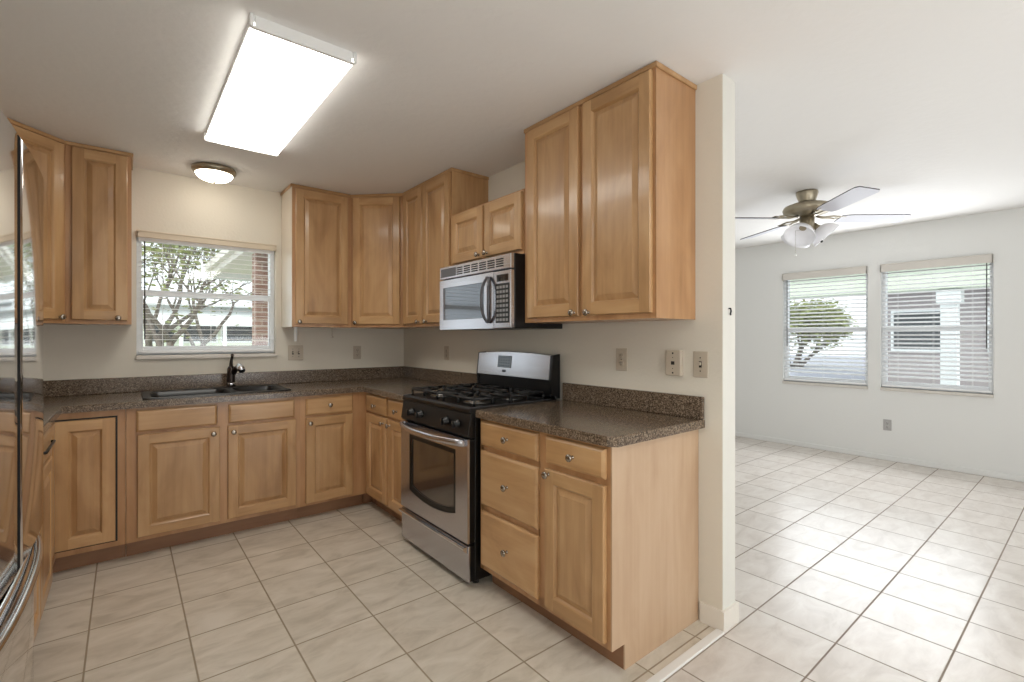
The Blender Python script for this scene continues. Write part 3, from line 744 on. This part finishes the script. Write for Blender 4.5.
Ob = [b.verts.new((v.co.x, -.3755, v.co.z)) for v in O]; Ib = [b.verts.new((v.co.x, -.394, v.co.z)) for v in I]
for A, C in ((O, Ob), (I, Ib)):
    for i in range(4): b.faces.new((A[i], A[(i+1) % 4], C[(i+1) % 4], C[i]))
b.faces.new(Ob); d = obj('door', b, 'steel', t)
M['mwglass'] = mat('microwave_window_glass', (70, 72, 78), .03, .0, coat=1.0); bsdf(M['mwglass']).inputs['Specular IOR Level'].default_value = 1.0
M['mwglass'].node_tree.nodes['Principled BSDF'].inputs['Metallic'].default_value = .8
b = B(); bx(b, .046, .507, -.3985, -.3945, .063, .271, .0006); obj('door_window', b, 'mwglass', d)
# oval loop handle
b = B(); n = 28; pts = []
for k in range(n):
    a = 2*pi*k/n; pts.append((.556+.034*cos(a), -.432+.022*abs(sin(a))**3, .165+.128*sin(a)))
tube(b, pts, .0085, 10, closed=True); bx(b, .548, .564, -.425, -.400, .282, .298, .003); bx(b, .548, .564, -.425, -.400, .032, .048, .003)
obj('handle', b, 'label', d, label='dark oval loop handle')
b = B(); bx(b, .602, w, -.402, -.3755, 0, .322, .003); cp = obj('control_panel', b, 'steel', t)
b = B(); bx(b, .63, .735, -.4034, -.4015, .262, .30, .0006); obj('display', b, 'blackglass', cp)
b = B(); bx(b, .622, .745, -.4034, -.4015, .03, .25, .0006); kp = obj('keypad', b, 'black', cp, label='dark grey keypad')
b = B()
for i in range(4):
    for j in range(8): bx(b, .630+i*.028, .650+i*.028, -.4042, -.4033, .04+j*.026, .055+j*.026)
M['keys2'] = mat('key_caps', (150, 150, 150), .4); obj('keys', b, 'keys2', kp)

# ------------------------------------------------------------------ refrigerator
t = thing('refrigerator', 'stainless french door refrigerator at the left edge of the kitchen', 'refrigerator', (-2.245, -2.447, 0), 0)
HW = .467
fx = lambda y: .006-.10*y*y
fx_far = lambda y: .013-.12*(y-.25)**2
fx_near = lambda y: .006+.03*y-.12*y*y
def bowed(y0, y1, z0, z1, rl, rr, back=-.075, fx=fx):
    """bowed door, rounded vertical edges (rl at y0, rr at y1) and slightly rounded ends"""
    pts = []
    if rl:
        for k in range(6): a = R(90*k/5); pts.append((fx(y0)-rl+rl*sin(a), y0+rl-rl*cos(a)))
    else: pts.append((fx(y0), y0))
    n = 14; ya, yb_ = y0+rl, y1-rr
    for k in range(1, n): y = ya+(yb_-ya)*k/n; pts.append((fx(y), y))
    if rr:
        for k in range(6): a = R(90*k/5); pts.append((fx(y1)-rr+rr*cos(a), y1-rr+rr*sin(a)))
    else: pts.append((fx(y1), y1))
    full = [(back, y0)]+pts+[(back, y1)]
    b = B(); rings = []
    for z, ins in ((z0, .008), (z0+.002, .003), (z0+.008, 0), (z1-.008, 0), (z1-.002, .003), (z1, .008)):
        rings.append([b.verts.new((x-(ins if x > back else 0), y, z)) for x, y in full])
    for A, C in zip(rings, rings[1:]):
        for i in range(len(A)):
            f = b.faces.new((A[i], A[(i+1) % len(A)], C[(i+1) % len(A)], C[i])); f.smooth = 0 < i < len(A)-2; f.material_index = 1 if (i == 0 and not rl) or (i == len(A)-2 and not rr) else 0
    b.faces.new(rings[0][::-1]); b.faces.new(rings[-1])
    return b
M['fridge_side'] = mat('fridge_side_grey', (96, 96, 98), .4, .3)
b = B(); bx(b, -.665, -.085, -HW+.004, HW-.004, .03, 1.775, .006)
for y in (-.4, .4): bx(b, -.14, -.10, y-.02, y+.02, 0, .03)
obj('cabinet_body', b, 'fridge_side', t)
obj('door', bowed(-HW, -.024, .70, 1.79, .014, 0, fx=fx_near), ['steel_f', 'black_matte'], t)
obj('door', bowed(.012, HW, .70, 1.79, 0, .03, fx=fx_far), ['steel_f', 'black_matte'], t)
b = B(); bx(b, -.084, -.012, -.0235, .0115, .70, 1.786); obj('door_gasket', b, 'black_matte', t)
fd = obj('freezer_drawer', bowed(-HW, HW, .06, .69, .014, .03), 'steel_f', t)
b = B(); n = 24
pts = [(fx(-.42+.84*k/n)+.004+.012*(1-abs(2*k/n-1)**4), -.42+.84*k/n, .655) for k in range(n+1)]
tube(b, pts, .010, 12, rz=1.5); obj('handle', b, 'chrome', fd, label='long bowed chrome handle')
b = B(); bx(b, -.12, -.05, -.40, .40, .012, .058, .004); obj('toe_grille', b, 'black_matte', t)
for y in (-.41, .41): b = B(); bx(b, -.13, -.01, y-.03, y+.03, 1.791, 1.806, .004); obj('hinge_cover', b, 'fridge_side', t)

# ------------------------------------------------------------------ outlets and switches
def outlet(name, label, loc, rz, w=.07, h=.115, kind='duplex', m='plate', gang=1, thick=.006, cat='outlet'):
    t = thing(name, label, cat, loc, rz)
    b = B(); bx(b, -w/2, w/2, -thick, -.0005, -h/2, h/2, .002); obj('cover_plate', b, m, t)
    for g in range(gang):
        cx_ = (g-(gang-1)/2)*.046
        if kind == 'duplex':
            b = B()
            for s in (-1, 1):
                lathe(b, [(.0165, 0), (.0155, .0015), (0, .0015)], Matrix.Translation((cx_, -thick, s*.0195)) @ Matrix.Rotation(pi/2, 4, 'X'), 18)
            rc = obj('receptacle', b, m, t)
            b = B()
            for s in (-1, 1):
                for dx in (-.006, .006): bx(b, cx_+dx-.0012, cx_+dx+.0012, -thick-.0022, -thick-.001, s*.0195-.002, s*.0195+.007)
                bx(b, cx_-.002, cx_+.002, -thick-.0022, -thick-.001, s*.0195-.009, s*.0195-.005)
            bx(b, cx_-.002, cx_+.002, -thick-.0012, -thick+.001, -.002, .002)
            obj('slots', b, 'dark', rc)
        elif kind == 'switch':
            b = B(); bx(b, cx_-.005, cx_+.005, -thick-.012, -thick, -.004, .010, .0015); obj('toggle', b, m, t)
            b = B(); bx(b, cx_-.0065, cx_+.0065, -thick-.001, -thick+.001, -.014, .014)
            for s in (-1, 1): bx(b, cx_-.0025, cx_+.0025, -thick-.0015, -thick, s*.030-.0025, s*.030+.0025)
            obj('slot', b, 'dark', t)
        elif kind == 'jack':
            b = B(); bx(b, -.009, .009, -thick-.001, -thick+.001, -.008, .008)
            for s in (-1, 1): bx(b, -.004, .004, -thick-.001, -thick, s*.046-.004, s*.046+.004); bx(b, -.002, .002, -thick-.001, -thick, s*.026-.002, s*.026+.002)
            obj('socket', b, 'dark', t)
    return t
outlet('wall_outlet', 'double gang beige wall plate above the counter beside the sink window', (-.955, 0, 1.16), 0, .116, .12, 'switch', gang=2)
outlet('wall_outlet', 'single beige outlet on the window wall near the inner corner', (-.447, 0, 1.152), 0)
outlet('wall_outlet', 'single beige outlet on the stove wall left of the range backguard', (0, -.777, 1.158), -pi/2)
outlet('wall_outlet', 'beige duplex outlet right of the range, leftmost of the three plates there', (0, -2.54, 1.168), -pi/2, .073, .118)
outlet('phone_jack', 'raised beige phone jack box above the short countertop', (0, -2.857, 1.163), -pi/2, .078, .118, 'jack', thick=.026, cat='phone jack')
outlet('light_switch', 'beige toggle switch plate nearest the open end of the wall', (0, -2.985, 1.161), -pi/2, .073, .118, 'switch', cat='light switch')
outlet('wall_outlet', 'small grey outlet low on the living room wall under the windows', (XE, -2.70, .37), -pi/2, .07, .115, m='plate_w')
b = B(); tube(b, [(0, 0, .012), (0, -.008, .012), (0, -.010, 0), (.002, -.006, -.014), (.007, -.005, -.016)], .0035, 8)
tag(obj('wall_hook', b, 'black_matte', loc=(.055, -3.0865, 1.40)), 'tiny black hook on the white end of the dividing wall', 'hook')

# ------------------------------------------------------------------ ceiling lights
t = thing('ceiling_light', 'long rectangular fluorescent ceiling light above the kitchen floor', 'ceiling light', (-1.497, -1.59, H))
hw_, hl = .187, .635
b = B(); bx(b, -hw_+.03, hw_-.03, -hl+.02, hl-.02, -.026, -.001, .003)
bx(b, -hw_, -hw_+.012, -hl, hl, -.027, -.001, .002); bx(b, hw_-.012, hw_, -hl, hl, -.027, -.001, .002); obj('housing', b, 'white', t)
for s in (-1, 1):
    b = B(); y0 = hl-.004 if s > 0 else -hl-.004; bx(b, -hw_+.012, hw_-.012, y0, y0+.008, -.040, -.001, .001)
    for q in (-1, 1): bx(b, q*hw_-.006, q*hw_+.006, y0-.006, y0+.014, -.046, -.001, .002)
    bx(b, -hw_, hw_, y0-.004, y0+.012, -.049, -.041, .002); obj('end_cap', b, 'white', t)
b = B(); n = 10; pr = []
for k in range(n+1):
    u = 2*k/n-1; pr.append((u*hw_, -.040-.008*(1-u**4)))
pr += [(hw_-.003, -.028), (hw_-.008, -.028), (hw_-.012, -.036), (-hw_+.012, -.036), (-hw_+.008, -.028), (-hw_+.003, -.028)]
prism(b, [(x, -hl+.010, z) for x, z in pr], (0, 2*hl-.020, 0)); obj('diffuser', b, 'diffuser', t)
t = thing('ceiling_light', 'small round flush mount dome light above the sink window', 'ceiling light', (-1.56, -.31, H))
b = B(); lathe(b, [(.128, -.001), (.133, -.012), (.130, -.026), (.118, -.040), (.108, -.042)], n=40); obj('canopy', b, 'pewter', t)
b = B(); lathe(b, [(.112, -.040), (.104, -.056), (.082, -.074), (.048, -.086), (.012, -.090), (0, -.090)], n=40); obj('glass_dome', b, 'dome', t)
b = B(); lathe(b, [(.009, -.089), (.009, -.094), (.005, -.100), (0, -.102)], n=14); obj('finial', b, 'pewter', t)
t = thing('ceiling_light', 'added fluorescent fill light, unseen in the dining area behind the viewer', 'ceiling light', (-1.0, -5.4, H))  # unseen fixture, added to light the room from behind the camera
b = B(); bx(b, -.2, .2, -.64, .64, -.07, -.001, .003); obj('housing', b, 'white', t)
b = B(); bx(b, -.195, .195, -.635, .635, -.095, -.0705, .01, seg=2); obj('diffuser', b, 'diffuser', t)

# ------------------------------------------------------------------ ceiling fan
FC = (2.17, -2.65)
t = thing('ceiling_fan', 'pewter ceiling fan with grey blades and frosted glass shades in the living room', 'ceiling fan', (FC[0], FC[1], H))
b = B(); lathe(b, [(.076, -.001), (.078, -.015), (.068, -.05), (.058, -.075), (.056, -.09)], n=36); obj('canopy', b, 'pewter', t)
b = B(); lathe(b, [(.05, -.088), (.115, -.098), (.160, -.115), (.172, -.138), (.165, -.160), (.14, -.176), (.085, -.190), (.06, -.196)], n=40); obj('motor_housing', b, 'pewter', t)
b = B(); lathe(b, [(.052, -.196), (.052, -.30), (.046, -.312), (0, -.314)], n=28); obj('light_kit', b, 'pewter', t)
BASE = R(-38.88)
for k, ang in enumerate((0, 98, 181, 264)):
    A = BASE+R(ang)
    m0 = Matrix.Rotation(A, 4, 'Z')
    b = B()
    tube(b, [m0 @ Vector(p) for p in ((.07, 0, -.195), (.13, .015, -.205), (.19, .03, -.20), (.24, .035, -.205))], .007, 8)
    tube(b, [m0 @ Vector(p) for p in ((.07, 0, -.195), (.13, -.015, -.205), (.19, -.03, -.20), (.24, -.035, -.205))], .007, 8)
    bx(b, .225, .285, -.045, .045, -.209, -.204, .002, mtx=m0); obj('blade_iron', b, 'pewter', t)
    b = B(); L0, L1 = .25, .78
    out = [(L0, -.055), (L0+.06, -.068), (L1-.03, -.076), (L1, -.06), (L1, .06), (L1-.03, .076), (L0+.06, .068), (L0, .055)]
    m1 = m0 @ Matrix.Translation((0, 0, -.212)) @ Matrix.Rotation(R(-11), 4, 'X')
    prism(b, [m1 @ Vector((x, y, -.0035)) for x, y in out], (m1.to_3x3() @ Vector((0, 0, .007))), mi=0)
    for f in b.faces:
        if len(f.verts) == 4: f.material_index = 1
    obj('fan_blade', b, ['fanblade', 'fanedge'], t)
for ang, tl in ((215, 38), (335, 42), (95, 42)):
    A = BASE+R(ang)
    m0 = Matrix.Rotation(A, 4, 'Z') @ Matrix.Translation((.045, 0, -.262)) @ Matrix.Rotation(R(180-tl), 4, 'Y')
    b = B(); lathe(b, [(.016, 0), (.02, .03), (.026, .04), (.024, .05)], m0, 18); s_ = obj('shade_holder', b, 'pewter', t)
    b = B(); lathe(b, [(.028, .042), (.055, .052), (.085, .075), (.102, .108), (.112, .135), (.110, .136), (.099, .109), (.082, .077), (.052, .055), (.026, .046)], m0, 28, caps=False); obj('glass_shade', b, 'frost', t)
for dx, dy, z1, m in ((-.11, -.03, -.50, 'white'), (.07, -.07, -.40, 'dark')):
    v = Matrix.Rotation(BASE, 4, 'Z') @ Vector((dx, dy, 0))
    b = B(); tube(b, [(v.x*.4, v.y*.4, -.305), (v.x, v.y, -.315), (v.x, v.y, z1)], .0012, 6); c = obj('pull_chain', b, 'nickel', t)
    b = B(); lathe(b, [(.0, -.010), (.008, -.006), (.010, 0), (.008, .006), (.0, .012)], Matrix.Translation((v.x, v.y, z1-.008)), 12); obj('chain_bob', b, m, c)

# ------------------------------------------------------------------ outdoors
b = B(); bx(b, -30, 4.8, .16, 40, -.5, -.25); struct('ground', b, 'concrete')
b = B(); bx(b, 4.8, 45, -30, 40, -.5, -.25); bx(b, 4.33, 4.8, -30, 0, -.5, -.25); struct('ground', b, 'asphalt')
b = B(); bx(b, -12, 3, 3.5, 9.2, -.25, -.21); struct('ground', b, 'lawn')
# brick pier and carport roof
t = thing('brick_pier', 'red brick pier outside the kitchen window at its right edge', 'pillar', (-.5, 1.6, -.25))
b = B(); bx(b, -.455, .40, -.10, .12, 0, 2.44); obj('shaft', b, 'brick', t)
b = B(); bx(b, -.49, .44, -.13, .15, -.01, .12, .01); obj('footing', b, 'concrete', t)
t = thing('porch_roof', 'beige porch soffit with beams seen at the top right of the kitchen window', 'roof', (0, 0, 2.2))
b = B(); bx(b, -1.08, 2.6, .3, 4.6, .10, .2); obj('soffit', b, 'soffit', t)
for x in (-1.02, -.45, .12, .7): b = B(); bx(b, x, x+.06, .35, 4.55, .02, .0995); obj('rafter', b, 'soffit', t)
b = B(); bx(b, -1.12, 2.6, 4.6, 4.66, -.0, .22); obj('fascia', b, 'siding_w', t)
# neighbour house
t = thing('neighbor_house', 'single storey pale green and white house across the lawn from the kitchen window', 'house', (0, 14, -.25))
b = B(); bx(b, -1.9, 7.5, 0, 6, 0, 2.5); obj('wall', b, 'siding_g', t)
b = B(); prism(b, [(-2.5, -.7, 2.5), (7.9, -.7, 2.5), (7.9, 3, 3.9), (-2.5, 3, 3.9)], (0, 0, .1)); prism(b, [(-2.5, 6.7, 2.5), (-2.5, 3, 3.9), (7.9, 3, 3.9), (7.9, 6.7, 2.5)], (0, 0, .1))
prism(b, [(1.2, -1.0, 2.75), (5.6, -1.0, 2.75), (3.4, -1.0, 3.35)], (0, 4, 0)); obj('roof', b, 'roofw', t)
b = B(); prism(b, [(-1.6, -.02, 2.5), (-1.6, -1.2, 1.92), (-1.6, -1.2, 1.88), (-1.6, -.02, 2.40)], (6.0, 0, 0)); obj('awning', b, 'siding_w', t)
for i, (x0, x1) in enumerate(((-1.55, -.85), (-.66, .26), (.44, 1.36), (1.54, 2.4), (2.6, 3.5))):
    b = B(); bx(b, x0-.05, x1+.05, -.04, -.001, 1.36, 2.0); f = obj('window', b, 'siding_w', t)
    b = B(); bx(b, x0, x1, -.05, -.041, 1.42, 1.95); obj('pane', b, 'hwin', f)
for x in (-.75, .35, 1.45, 2.5):
    b = B(); tube(b, [(x, -1.15, 1.9), (x, -1.15, 0)], .05, 8); obj('post', b, 'siding_w', t)
# trees
def tree(label, base, stems, leafn, seed, spread, sc):
    rnd = random.Random(seed); t = thing('tree', label, 'tree', base)
    b = B(); tips = []
    def grow(p, d, L, r, lev):
        pts = [p]; rr = [r]; n = 4
        for i in range(n):
            d = (d+Vector((rnd.uniform(-.22, .22), rnd.uniform(-.22, .22), rnd.uniform(-.05, .18)))).normalized()
            p = p+d*L/n; pts.append(p); rr.append(r*(1-.45*(i+1)/n))
            if lev >= 1: tips.append(p.copy())
        tube(b, pts, rr, 6)
        if lev < 4:
            for k in range(3):
                a = (d+Vector((rnd.uniform(-.9, .9), rnd.uniform(-.9, .9), rnd.uniform(-.35, .5)))).normalized()
                grow(p if k else pts[-2], a, L*.72, rr[-1]*.8, lev+1)
    for (dx, dy, dz, L, r) in stems: grow(Vector((dx*.15, dy*.15, -.05)), Vector((dx, dy, dz)).normalized(), L, r, 0)
    obj('trunk', b, 'bark', t)
    b = B()
    for i in range(leafn):
        c = rnd.choice(tips)+Vector((rnd.gauss(0, .16), rnd.gauss(0, .16), rnd.gauss(0, .14)))
        s = rnd.uniform(.035, .075); q = Matrix.Translation(c) @ Matrix.Rotation(rnd.uniform(0, 6.28), 4, 'Z') @ Matrix.Rotation(rnd.uniform(0, 3.1), 4, 'X')
        b.faces.new([b.verts.new(q @ Vector(v)) for v in ((-s, 0, 0), (0, -s*.45, 0), (s, 0, .01), (0, s*.45, 0))])
    obj('foliage', b, 'leaf', t)
    if sc: t.scale = (sc, sc, sc)
tree('bare-branched tree with sparse leaves just outside the kitchen window', (-1.50, 6.2, -.25), [(-.42, -.1, 1, 1.5, .10), (-.1, .2, 1, 1.7, .11), (.16, -.1, 1, 1.6, .10), (-.25, .3, 1, 1.9, .09), (.42, .1, 1, 1.6, .09)], 5200, 3, 1, None)
tree('taller thin tree behind the white house beyond the lawn', (-3.5, 25.0, -.25), [(-.2, 0, 1, 3.4, .22), (.3, 0, 1, 3.6, .2)], 2500, 5, 1, None)
tree('thin tree at the right behind the white house', (3.6, 25.0, -.25), [(-.1, 0, 1, 3.8, .2), (.2, .1, 1, 3.2, .16)], 1500, 8, 1, None)
# east side: porch, post and house across the street
t = thing('front_porch', 'white front porch with a square column outside the living room windows', 'porch', (7.0, -2.5, -.25))
b = B(); bx(b, -.18, .22, -4, 4.5, 2.22, 2.62); obj('beam', b, 'siding_g', t)
b = B(); bx(b, -.3, 3.4, -4, 4.5, 2.63, 2.74); obj('roof_slab', b, 'siding_w', t)
b = B(); bx(b, -.10, .10, -.345, -.165, 0, 2.219, .006); bx(b, -.14, .14, -.385, -.125, 0, .2, .006); bx(b, -.14, .14, -.385, -.125, 2.02, 2.2, .006); obj('column', b, 'siding_w', t)
b = B(); bx(b, -.10, .10, 2.05, 2.23, 0, 2.219, .006); bx(b, -.14, .14, 2.01, 2.27, 2.02, 2.2, .006); obj('column', b, 'siding_w', t)
b = B(); bx(b, -.4, 3.4, -4, 4.5, .001, .06); obj('porch_floor', b, 'concrete', t)
t = thing('street_house', 'taupe house with dark windows seen across the street through the living room blinds', 'house', (17, -3.5, -.25))
b = B(); bx(b, 0, 6, -9, 4.2, 0, 3.0); obj('wall', b, 'siding_b', t)
b = B(); prism(b, [(-.7, -9.5, 3.0), (3, -9.5, 4.6), (6.7, -9.5, 3.0)], (0, 14.0, 0)); obj('roof', b, 'siding_w', t)
for y0, y1 in ((-5.5, -4.0), (-2.2, -.8), (.1, 1.4), (2.3, 3.6)):
    b = B(); bx(b, -.06, -.001, y0-.08, y1+.08, 1.1, 2.4); f = obj('window', b, 'siding_w', t)
    b = B(); bx(b, -.075, -.061, y0, y1, 1.18, 2.32); obj('pane', b, 'hwin', f)
tree('pale green tree standing beyond the white porch, seen through the left living room blind', (25.5, 6.2, -.25), [(-.3, -.3, 1, .75, .10), (.3, -.2, 1, .8, .10), (.1, -.6, 1, .7, .08), (-.2, .6, 1, .7, .08)], 14000, 13, 1, 1.7)
